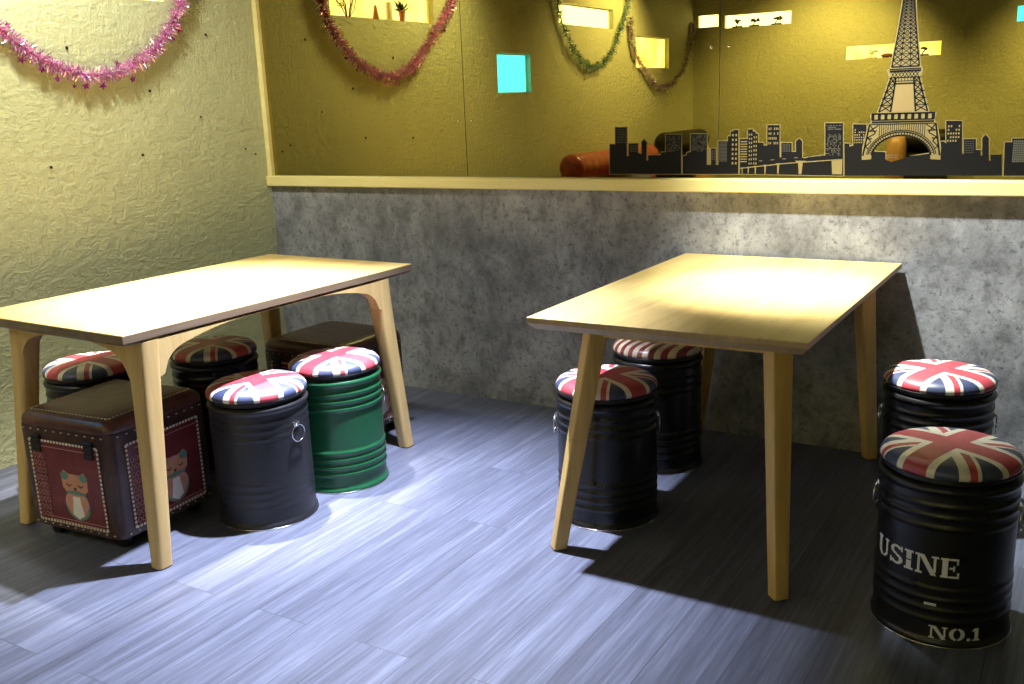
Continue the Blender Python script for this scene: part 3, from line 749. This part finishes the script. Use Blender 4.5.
# ------------------------------------------------------------------ leather ottomans
OW, OZ0, OZ1, OZ2 = .428, .042, .400, .44
def make_ottoman(label):
    t = thing('storage_ottoman', label, 'ottoman')
    mb = MB(); hb = OW / 2
    mb.rings([superell(0, 0, hb * f, hb * f, z, 64, 14) for f, z in ((.97, OZ0), (.995, OZ0 + .004), (1, OZ0 + .012), (1, OZ1 - .008), (.995, OZ1), (.9, OZ1))])
    for k in range(4):
        rot = Matrix.Rotation(k * PI / 2, 4, 'Z')
        for i in range(11):
            u = -.18 + i * .036
            for zz in (OZ1 - .010, OZ0 + .016):
                p = rot @ Vector((u, -OW / 2 - .0005, zz)); mb.box(p, (.007, .004, .003) if k % 2 == 0 else (.004, .007, .003), 0, 1)
    mb.build('body', [M['brown_leather'], M['cream_stitch']], t, smooth=40)
    # padded lid
    mb = MB(); secs = []
    for f, z in ((.5, OZ1 + .001), (.995, OZ1 + .001), (1.004, OZ1 + .006), (1.002, OZ1 + .016), (.985, OZ1 + .027), (.945, OZ1 + .037), (.87, OZ1 + .0435), (.7, OZ1 + .0470), (.35, OZ1 + .0485), (.02, OZ1 + .049)):
        secs.append(superell(0, 0, OW / 2 * f, OW / 2 * f, z, 64, 11 if f > .6 else 5))
    mb.rings(secs); st = mb
    h = OW / 2 - .035; n = 22
    for k in range(4):
        rot = Matrix.Rotation(k * PI / 2, 4, 'Z')
        for i in range(n):
            u = -h + (i + .5) * 2 * h / n
            p = rot @ Vector((u, -h, OZ1 + .0440)); st.box(p, (.009, .0035, .004) if k % 2 == 0 else (.0035, .009, .004), 0, 1)
    mb.build('lid', [M['lid_leather'], M['cream_stitch']], t, smooth=50)
    for sx in (-1, 1):
        for sy in (-1, 1):
            mb = MB(); mb.lathe([(.001, 0), (.020, 0), (.023, .004), (.026, .043), (.001, .043)], 24, (sx * .155, sy * .155, 0)); mb.build('foot', M['black_strap'], t, smooth=40)
    # printed panels, one per side: x = across, z = up, y = outward (-)
    def panel(k):
        y = -OW / 2
        mb = MB(); mb.box((0, y - .001, .215), (.315, .004, .285)); mb.box((-.122, y - .0033, .213), (.062, .001, .272), 0, 1); mb.box((.02, y - .0033, .082), (.26, .001, .012), 0, 1)
        p = mb.build('picture_panel', [M['panel_red'], M['panel_brown']], t); p.rotation_euler.z = k * PI / 2
        p['label'] = 'red printed panel with a small owl'
        bd = MB(); 
        for i in range(22):
            for zz in (.0715, .3545): bd.box((-.151 + i * .01438, y - .004, zz), (.0085, .002, .0075))
        for i in range(20):
            for xx in (-.1565, .1565): bd.box((xx, y - .004, .0755 + i * .0145), (.0075, .002, .0085))
        bd.build('dashed_border', M['cream_stitch'], p)
        ow = MB(); cx, cz = .032, .168; yy = y - .0035
        def el(ux, uz, rx, rz, mi, d=0, n=24, a0=0, a1=360):
            pts = [(cx + 1.3 * ux + 1.3 * rx * math.cos(R(a0 + (a1 - a0) * i / n)), cz + 1.1 * (uz + rz * math.sin(R(a0 + (a1 - a0) * i / n)))) for i in range(n if a1 - a0 == 360 else n + 1)]
            ow.prism(pts, 'y', yy - .0004 * d - .0005, yy - .0004 * d + .0006, mi)
        el(0, -.020, .044, .050, 1, 0); el(0, -.018, .037, .044, 0, 1)             # plump body, green rim
        ow.prism([(cx - 0.0598, cz + 0.0770), (cx - 0.0468, cz + 0.0946), (cx - 0.0234, cz + 0.0836), (cx + 0.0234, cz + 0.0836), (cx + 0.0468, cz + 0.0946), (cx + 0.0598, cz + 0.0770), (cx + 0.0572, cz + 0.0330), (cx + 0.0364, cz + 0.0154), (cx - 0.0364, cz + 0.0154), (cx - 0.0572, cz + 0.0330)], 'y', yy - .0009, yy + .0005, 0)
        for s in (-1, 1):
            el(s * .033, .069, .014, .013, 1, 2)                                    # green tufts
            el(s * .024, -.012, .017, .024, 4, 3); el(s * .024, -.012, .010, .015, 0, 4)
            ow.prism([(cx + s * 0.0156, cz + 0.0506), (cx + s * 0.0260, cz + 0.0440), (cx + s * 0.0390, cz + 0.0506), (cx + s * 0.0390, cz + 0.0473), (cx + s * 0.0260, cz + 0.0396), (cx + s * 0.0156, cz + 0.0473)], 'y', yy - .0024, yy - .001, 3)
        ow.prism([(cx - 0.0156, cz + 0.0066), (cx + 0.0156, cz + 0.0066), (cx + 0.0260, cz - 0.0572), (cx, cz - 0.0726), (cx - 0.0260, cz - 0.0572)], 'y', yy - .0019, yy, 2)
        el(0, .018, .036, .006, 1, 3)
        ow.prism([(cx - 0.0065, cz + 0.0374), (cx + 0.0065, cz + 0.0374), (cx, cz + 0.0264)], 'y', yy - .0024, yy - .001, 3)
        ow.prism([(cx, cz + 0.0858), (cx + 0.0130, cz + 0.0726), (cx, cz + 0.0572), (cx - 0.0130, cz + 0.0726)], 'y', yy - .0018, yy, 4)
        ow.build('owl_print', [M['owl_tan'], M['owl_green'], M['owl_white'], M['ink'], M['owl_pink']], p)
        pr = MB()
        for j in range(9):
            for i in range(3):
                c = (-.140 + i * .018, .30 - j * .026)
                pr.tube([(c[0] + .0065 * math.cos(a), y - .0045, c[1] + .0085 * math.sin(a)) for a in [2 * PI * q / 14 for q in range(14)]], .0010, 5, True)
        pr.box((.02, y - .0042, .087), (.255, .0012, .0025)); pr.box((.02, y - .0042, .078), (.255, .0012, .0025)); pr.box((.01, y - .0042, .335), (.27, .0012, .0022))
        pr.build('ring_print', M['print_pink'], p)
    for k in range(4): panel(k)
    for s in (-1, 1):
        mb = MB()
        mb.box((s * .122, -OW / 2 - .0065, .345), (.038, .006, .058))
        for i in range(4): mb.box((s * .122, -OW / 2 - .0100, .325 + i * .0145), (.036, .004, .008))
        mb.build('strap', M['black_strap'], t, bevel=(.001, 1))
    return t
OT = make_ottoman('dark brown leather ottoman with red owl panels beside the front leg of the left table')
o2 = copy_tree(OT); o2['label'] = 'dark brown leather ottoman behind the green stool, below the concrete wall'
OT.location = (.915, -1.745, 0); OT.rotation_euler.z = .093
o2.location = (.97, -.685, 0); o2.rotation_euler.z = 0.0
for o in (OT, o2): o['group'] = 'brown leather ottomans'

# ------------------------------------------------------------------ tinsel garlands
def catmull(pts, n=24):
    out = []; P = [Vector(p) for p in pts]; P = [P[0] * 2 - P[1]] + P + [P[-1] * 2 - P[-2]]
    for i in range(1, len(P) - 2):
        for k in range(n):
            t = k / n; a, b, c, d = P[i - 1:i + 3]
            out.append(.5 * ((2 * b) + (c - a) * t + (2 * a - 5 * b + 4 * c - d) * t * t + (3 * b - a - 3 * c + d) * t ** 3))
    out.append(P[-2]); return out
def garland(label, pts, tm, sm, rad, per_m, nstar, seed, x=.032):
    rn = random.Random(seed)
    path = catmull([(x, y, z) for y, z in pts])
    t = thing('tinsel_garland', label, 'garland', path[len(path) // 2], 0, 'tinsel garlands on the left wall')
    inv = Matrix.Translation(-Vector(t.location))
    mb = MB(); mb.tube(path, .0022, 6); o = mb.build('cord', M[sm], t); o.matrix_parent_inverse = inv
    mb = MB(); L_ = sum((a - b).length for a, b in zip(path, path[1:]))
    for k in range(int(L_ * per_m)):
        f = rn.random() * (len(path) - 1); i = min(int(f), len(path) - 2); p = path[i].lerp(path[i + 1], f - i)
        tg = (path[i + 1] - path[i]).normalized(); u = tg.cross(Vector((1, 0, 0))).normalized(); v = Vector((1, 0, 0))
        a = rn.random() * 2 * PI; d = (u * math.cos(a) + v * math.sin(a) + tg * rn.uniform(-.55, .55)).normalized()
        ln = rad * rn.uniform(.45, 1.12)
        if (p + d * ln).x < .003: ln = max(.004, (p.x - .003) / max(1e-3, -d.x))
        tw_ = rn.random() * PI
        w = (d.cross(tg).normalized() * math.cos(tw_) + tg * math.sin(tw_)).normalized() * rn.uniform(.0011, .0026)
        e = p + d * ln + Vector((0, 0, -.0015)); q = p + d * ln * .5 + Vector((rn.uniform(-.002, .002), 0, rn.uniform(-.001, .002)))
        mb.add([p - w, p + w, q - w * 1.1, q + w * 1.1, e - w * .6, e + w * .6], [(0, 1, 3, 2), (2, 3, 5, 4)])
    o = mb.build('tinsel', M[tm], t); o.matrix_parent_inverse = inv; o['kind'] = 'stuff'
    for k in range(nstar):
        f = (k + rn.uniform(.2, .8)) / nstar * (len(path) - 1); i = min(int(f), len(path) - 2); p = path[i].lerp(path[i + 1], f - i)
        c = p + Vector((rn.uniform(-.008, .02), rn.uniform(-.012, .012), rad * rn.choice([-1, -1, -1, .6]) * rn.uniform(1.0, 1.35)))
        th = rn.uniform(-.9, .9); ro = rn.uniform(0, 2 * PI); r1 = rn.uniform(.013, .021)
        st = MB(); ps = []
        for j in range(10):
            rr = r1 if j % 2 == 0 else r1 * .42; a = ro + j * PI / 5
            ps.append(Vector((math.sin(th) * rr * math.cos(a), math.cos(th) * rr * math.cos(a), rr * math.sin(a))))
        nn = Vector((math.cos(th), -math.sin(th), 0)) * .0006
        st.add([c + q + nn for q in ps] + [c + q - nn for q in ps], [tuple(range(10)), tuple(range(19, 9, -1))] + [(i_, (i_ + 1) % 10, 10 + (i_ + 1) % 10, 10 + i_) for i_ in range(10)])
        st.tube([c, (c + p) / 2 + Vector((.003, 0, 0)), p], .0006, 4)
        o = st.build('star', M[sm], t); o.matrix_parent_inverse = inv
garland('pink tinsel garland with foil stars, hanging on the yellow wall under the first lit window',
        [(-.41, 2.09), (-.445, 1.985), (-.490, 1.868), (-.585, 1.745), (-.71, 1.640), (-.85, 1.578), (-1.00, 1.552), (-1.15, 1.578), (-1.26, 1.630), (-1.37, 1.708), (-1.52, 1.845), (-1.62, 1.925), (-1.70, 2.02), (-1.74, 2.10)], 'tinsel_pink', 'star_pink', .043, 2600, 24, 3)
garland('green tinsel garland, seen in the mirror around a white lit window',
        [(-3.10, 2.20), (-3.12, 2.08), (-3.20, 1.93), (-3.36, 1.76), (-3.55, 1.66), (-3.72, 1.632), (-3.92, 1.68), (-4.10, 1.80), (-4.24, 1.96), (-4.36, 2.10), (-4.42, 2.24)], 'tinsel_green', 'tinsel_green', .045, 1000, 18, 5)
garland('thin purple silver tinsel garland, seen in the mirror under the square yellow window',
        [(-4.43, 2.06), (-4.44, 1.93), (-4.52, 1.76), (-4.74, 1.62), (-4.95, 1.50), (-5.17, 1.47), (-5.40, 1.50), (-5.66, 1.62), (-5.84, 1.83), (-5.93, 2.02), (-5.96, 2.08)], 'tinsel_purple', 'tinsel_purple', .042, 1000, 20, 8)

# small dark nails in the plaster
for k, (y, z) in enumerate([(-1.09, 1.662), (-.701, 1.485), (-.425, 1.362), (-.339, 1.741), (-.782, 1.205), (-1.24, 1.183), (-.16, 1.196), (-.095, 1.167)]):
    mb = MB(); r_ = .0065 if k not in (2, 6, 7) else .0045
    mb.lathe([(.001, -.004), (r_ * .6, -.004), (r_ * .6, .004), (r_, .0045), (r_, .0065), (r_ * .5, .0075), (.001, .0075)], 14)
    o = mb.build('nail', M['nail'], smooth=40); o.rotation_euler = (0, R(90), 0); o.location = (0, y, z)
    tag(o, 'small dark nail head stuck in the bare yellow plaster wall', 'nail', 'nails in the yellow wall')

# ------------------------------------------------------------------ ornaments standing in the lit windows
zs1 = 1.876
t = thing('potted_plant', 'small potted plant in the first lit window, above the pink garland', 'plant', (-.024, -1.24, zs1))
mb = MB(); mb.lathe([(.001, 0), (.014, 0), (.020, .055), (.0225, .055), (.0225, .066), (.018, .066), (.016, .05), (.001, .05)], 24); mb.build('pot', M['terracotta'], t, smooth=40)
mb = MB(); rn = random.Random(2)
for i in range(40):
    a = rn.random() * 2 * PI; d = Vector((math.cos(a) * .5, math.sin(a), rn.uniform(.1, .9))).normalized(); d.x *= .3; p = Vector((0, 0, .055)); e = p + d * rn.uniform(.06, .10)
    s_ = d.cross(Vector((0, 0, 1))).normalized() * .008; mb.add([p, p.lerp(e, .55) + s_, e, p.lerp(e, .55) - s_], [(0, 1, 2, 3)])
mb.build('foliage', M['leaf'], t)
mb = MB(); mb.lathe([(.001, 0), (.020, 0), (.019, .01), (.008, .075), (.001, .085)], 24)
tag(mb.build('cone_ornament', M['terracotta'], smooth=40, loc=(-.026, -.99, zs1)), 'small orange cone ornament in the first lit window', 'ornament')
t = thing('candle', 'ivory pillar candle in the first lit window', 'candle', (-.024, -1.115, zs1))
mb = MB(); mb.lathe([(.001, 0), (.020, 0), (.020, .10), (.018, .104), (.001, .100)], 24); mb.build('wax', M['wax'], t, smooth=40)
mb = MB(); mb.tube([(0, 0, .1), (.001, 0, .108), (.003, 0, .114)], .0012, 6); mb.build('wick', M['ink'], t)
mb = MB(); rn = random.Random(6)
for i in range(16):
    a = rn.uniform(-1, 1); p = [(0, a * .02, 0), (rn.uniform(-.01, .01), a * .06, rn.uniform(.04, .08)), (rn.uniform(-.015, .015), a * .13, rn.uniform(.06, .17))]
    mb.tube(p, .0025, 5)
tag(mb.build('twig_bundle', M['twig'], smooth=40, loc=(-.026, -.74, zs1 + .002)), 'bundle of brown twigs in the first lit window', 'ornament')
def bonsai(name, label, loc, s, m):
    t = thing(name, label, 'ornament', loc, 0, 'small ornaments in the rear windows')
    b1 = MB(); b1.box((0, 0, .006 * s), (.085 * s, .034, .012 * s)); b1.build('base', M[m], t, bevel=(.002, 1))
    b2 = MB(); b2.tube([(-.01 * s, 0, .012 * s), (0, 0, .03 * s), (.012 * s, 0, .045 * s)], .005 * s, 6); b2.build('stem', M[m], t, smooth=40)
    b3 = MB(); rn = random.Random(int(loc[0] * 1000))
    for i in range(7): c = (rn.uniform(-.02, .045) * s, rn.uniform(-.004, .004) * s, rn.uniform(.042, .062) * s); b3.lathe([(.0005, -.010 * s), (.012 * s, -.005 * s), (.015 * s, 0), (.011 * s, .006 * s), (.0005, .010 * s)], 10, c)
    b3.build('crown', M[m], t, smooth=60)
for x, w in ((.45, 'left'), (.62, 'middle'), (.84, 'right')):
    bonsai('miniature_tree', 'small dark miniature tree, %s of three in the reflected long white window' % w, (x, RY - .022, 2.012), 1.15, 'figure_dark')
bonsai('miniature_tree', 'small pale miniature tree in the yellow window, reflected left of the lattice tower', (1.74, RY - .022, 1.647), 1.1, 'wax')
t = thing('animal_figurine', 'small lying animal figurine in the yellow window, reflected beside the lattice tower', 'ornament', (1.88, RY - .024, 1.647))
mb = MB()
secs = [superell(-.055 + .11 * i / 8, 0, .0001 + .016 * math.sin(PI * (i + .3) / 8.6), .016, 0, 14, 2) for i in range(9)]
mb.rings([[(-.055 + .11 * i / 8, (.006 + .017 * math.sin(PI * (i + .4) / 8.8)) * math.cos(a), .020 + (.006 + .014 * math.sin(PI * (i + .4) / 8.8)) * math.sin(a)) for a in [2 * PI * k / 14 for k in range(14)]] for i in range(9)])
mb.lathe([(.001, -.014), (.012, -.008), (.015, 0), (.011, .010), (.001, .014)], 12, (.058, 0, .036)); mb.box((.046, 0, .003), (.03, .03, .006)); mb.box((-.03, 0, .003), (.03, .03, .006))
mb.build('body', M['twig'], t, smooth=60)
bonsai('palm_ornament', 'small dark palm shaped ornament in the yellow window, reflected right of the lattice tower', (2.19, RY - .022, 1.647), 1.1, 'figure_dark')

# ------------------------------------------------------------------ sofas behind the camera, seen only in the mirror
def make_sofa(label, loc, rz, m, length, hh, cat='sofa', pleats=True):
    """back along local +y at y=0.. ; length along x; seat faces -y"""
    t = thing(cat, label, cat, loc, rz, 'leather seats by the far walls')
    mb = MB(); mb.box((0, -.40, .23), (length, .72, .30)); mb.build('base', M[m], t, bevel=(.03, 3), smooth=40)
    n = max(1, round(length / .62))
    for i in range(n):
        w = length / n
        mb = MB(); mb.box((-length / 2 + (i + .5) * w, -.44, .43), (w - .012, .60, .11)); mb.build('seat_cushion', M[m], t, bevel=(.035, 4), smooth=40)
    mb = MB(); mb.box((0, -.12, .60), (length - .02, .16, .46)); mb.build('backrest', M[m], t, bevel=(.05, 4), smooth=40)
    mb = MB(); N = 96; secs = []
    for i in range(N + 1):
        f = i / N; x = -length / 2 + f * length
        r_ = .105 * (min(1, .55 + 12 * f) if f < .05 else 1) * (min(1, .55 + 12 * (1 - f)) if f > .95 else 1)
        if pleats: r_ -= .007 * max(0, math.cos(2 * PI * f * 14)) ** 8
        secs.append([(x, -.13 + r_ * math.cos(a), hh - .105 + r_ * math.sin(a)) for a in [2 * PI * k / 24 for k in range(24)]])
    mb.rings(secs); mb.build('back_roll', M[m], t, smooth=45)
    for sx in (-1, 1):
        for yy in (-.12, -.68):
            mb = MB(); mb.lathe([(.001, 0), (.022, 0), (.028, .085), (.001, .085)], 16, (sx * (length / 2 - .08), yy, 0)); mb.build('leg', M['black_strap'], t, smooth=40)
    return t
make_sofa('red leather sofa with a pleated rolled back, reflected at the left end of the skyline', (.02, -3.80, 0), R(90), 'red_leather', 1.62, .965)
make_sofa('black leather sofa with a rolled back, reflected behind the square skyline blocks', (.02, -5.37, 0), R(90), 'black_leather', .98, 1.05, pleats=False)
make_sofa('black leather armchair against the rear wall, reflected through the arch of the tower sticker', (2.24, RY + .02, 0), R(180), 'black_leather', .50, 1.0, cat='armchair', pleats=False)
def pillow(name, label, loc, d, m, rz=0, tilt=0):
    mb = MB(); secs = []
    for f, z in ((.05, -.5), (.6, -.46), (.88, -.30), (1, -.05), (1, .05), (.88, .30), (.6, .46), (.05, .5)): secs.append(superell(0, 0, d[0] / 2 * f, d[1] / 2 * f, z * d[2], 32, 4))
    mb.rings(secs); o = mb.build(name, M[m], smooth=60, loc=loc, rz=rz); o.rotation_euler = (R(tilt), 0, rz)
    return tag(o, label, 'cushion', 'loose cushions on the sofas')
pillow('cushion', 'blue grey cushion leaning on the red sofa, seen in the mirror', (.36, -3.85, .715), (.42, .42, .13), 'blue_fabric', R(90), 74)
pillow('cushion', 'tan cushion on the black sofa, reflected between two square skyline blocks', (.36, -5.36, .715), (.45, .42, .14), 'tan', R(90), 78)
pillow('cushion', 'narrow tan cushion on the black armchair, seen through the tower arch', (2.075, RY + .39, .735), (.17, .46, .11), 'tan', R(180), 78)

# ------------------------------------------------------------------ lights
def spot(name, loc, target, energy, size, blend, c, radius=.035):
    l = bpy.data.lights.new(name, 'SPOT'); l.energy = energy; l.spot_size = R(size); l.spot_blend = blend
    l.color = c; l.shadow_soft_size = radius
    o = bpy.data.objects.new(name, l); col.objects.link(o); o.location = loc
    o.rotation_euler = (Vector(target) - Vector(loc)).to_track_quat('-Z', 'Y').to_euler(); return o
spot('spotlight_between_tables', (1.82, -1.12, 2.55), (1.76, -1.56, 0), 1560, 66, 1.0, (.75, .81, 1))
spot('spotlight_left_table', (1.02, -1.22, 2.6), (.95, -1.36, .75), 1600, 46, 1.0, (1, .97, .92))
spot('spotlight_right_table', (2.60, -.66, 2.6), (2.84, -.62, .75), 800, 30, 1.0, (1, .97, .92))
spot('spotlight_right_wall', (2.60, -.66, 2.6), (3.12, -.18, .75), 720, 62, .95, (.93, 1, .96))
spot('spotlight_left_wall', (.62, -1.55, 2.66), (0, -1.15, 1.25), 170, 120, .9, (.97, 1, .90), .1)
spot('spotlight_rear', (1.6, -5.0, 2.6), (1.3, -6.03, .9), 330, 100, .8, (1, .88, .52))
spot('spotlight_rear_right', (3.6, -4.9, 2.6), (3.8, -6.03, .8), 330, 100, .8, (1, .88, .52))
spot('spotlight_wall', (.8, -4.2, 2.6), (0, -4.0, 1.3), 270, 110, .8, (1, .90, .62))
def area(name, loc, target, energy, size, c):
    l = bpy.data.lights.new(name, 'AREA'); l.energy = energy; l.size = size; l.color = c
    o = bpy.data.objects.new(name, l); col.objects.link(o); o.location = loc
    o.rotation_euler = (Vector(target) - Vector(loc)).to_track_quat('-Z', 'Y').to_euler(); return o
area('fill_light', (3.2, -3.4, 2.7), (1.2, -1.0, .6), 2.5, .9, (1, .93, .78))  # weak overhead fill added for ambient light, not a fixture of the room
w = bpy.data.worlds.new('dim_room'); scene.world = w; w.use_nodes = True
w.node_tree.nodes['Background'].inputs[0].default_value = (.5, .5, .55, 1); w.node_tree.nodes['Background'].inputs[1].default_value = .012

# ------------------------------------------------------------------ camera
cx, cy, cz, yaw, pitch, roll, f = 3.7568, -3.7155, 1.3677, .5566, -.2413, -.0392, 968.52
fw = Vector((-math.sin(yaw) * math.cos(pitch), math.cos(yaw) * math.cos(pitch), math.sin(pitch)))
r0 = Vector((math.cos(yaw), math.sin(yaw), 0)); u0 = r0.cross(fw)
r1 = r0 * math.cos(roll) + u0 * math.sin(roll); u1 = -r0 * math.sin(roll) + u0 * math.cos(roll)
cd = bpy.data.cameras.new('camera'); cam = bpy.data.objects.new('camera', cd); col.objects.link(cam)
cd.sensor_width = 36; cd.sensor_fit = 'HORIZONTAL'; cd.lens = f / 1024 * 36; cd.clip_start = .02; cd.clip_end = 60
cam.matrix_world = Matrix(((r1.x, u1.x, -fw.x, cx), (r1.y, u1.y, -fw.y, cy), (r1.z, u1.z, -fw.z, cz), (0, 0, 0, 1)))
scene.camera = cam
vs_ = scene.view_settings
scene.display_settings.display_device = 'sRGB'
vs_.view_transform = 'Standard'; vs_.look = 'None'; vs_.gamma = 1; vs_.use_curve_mapping = False; vs_.exposure = 0.0
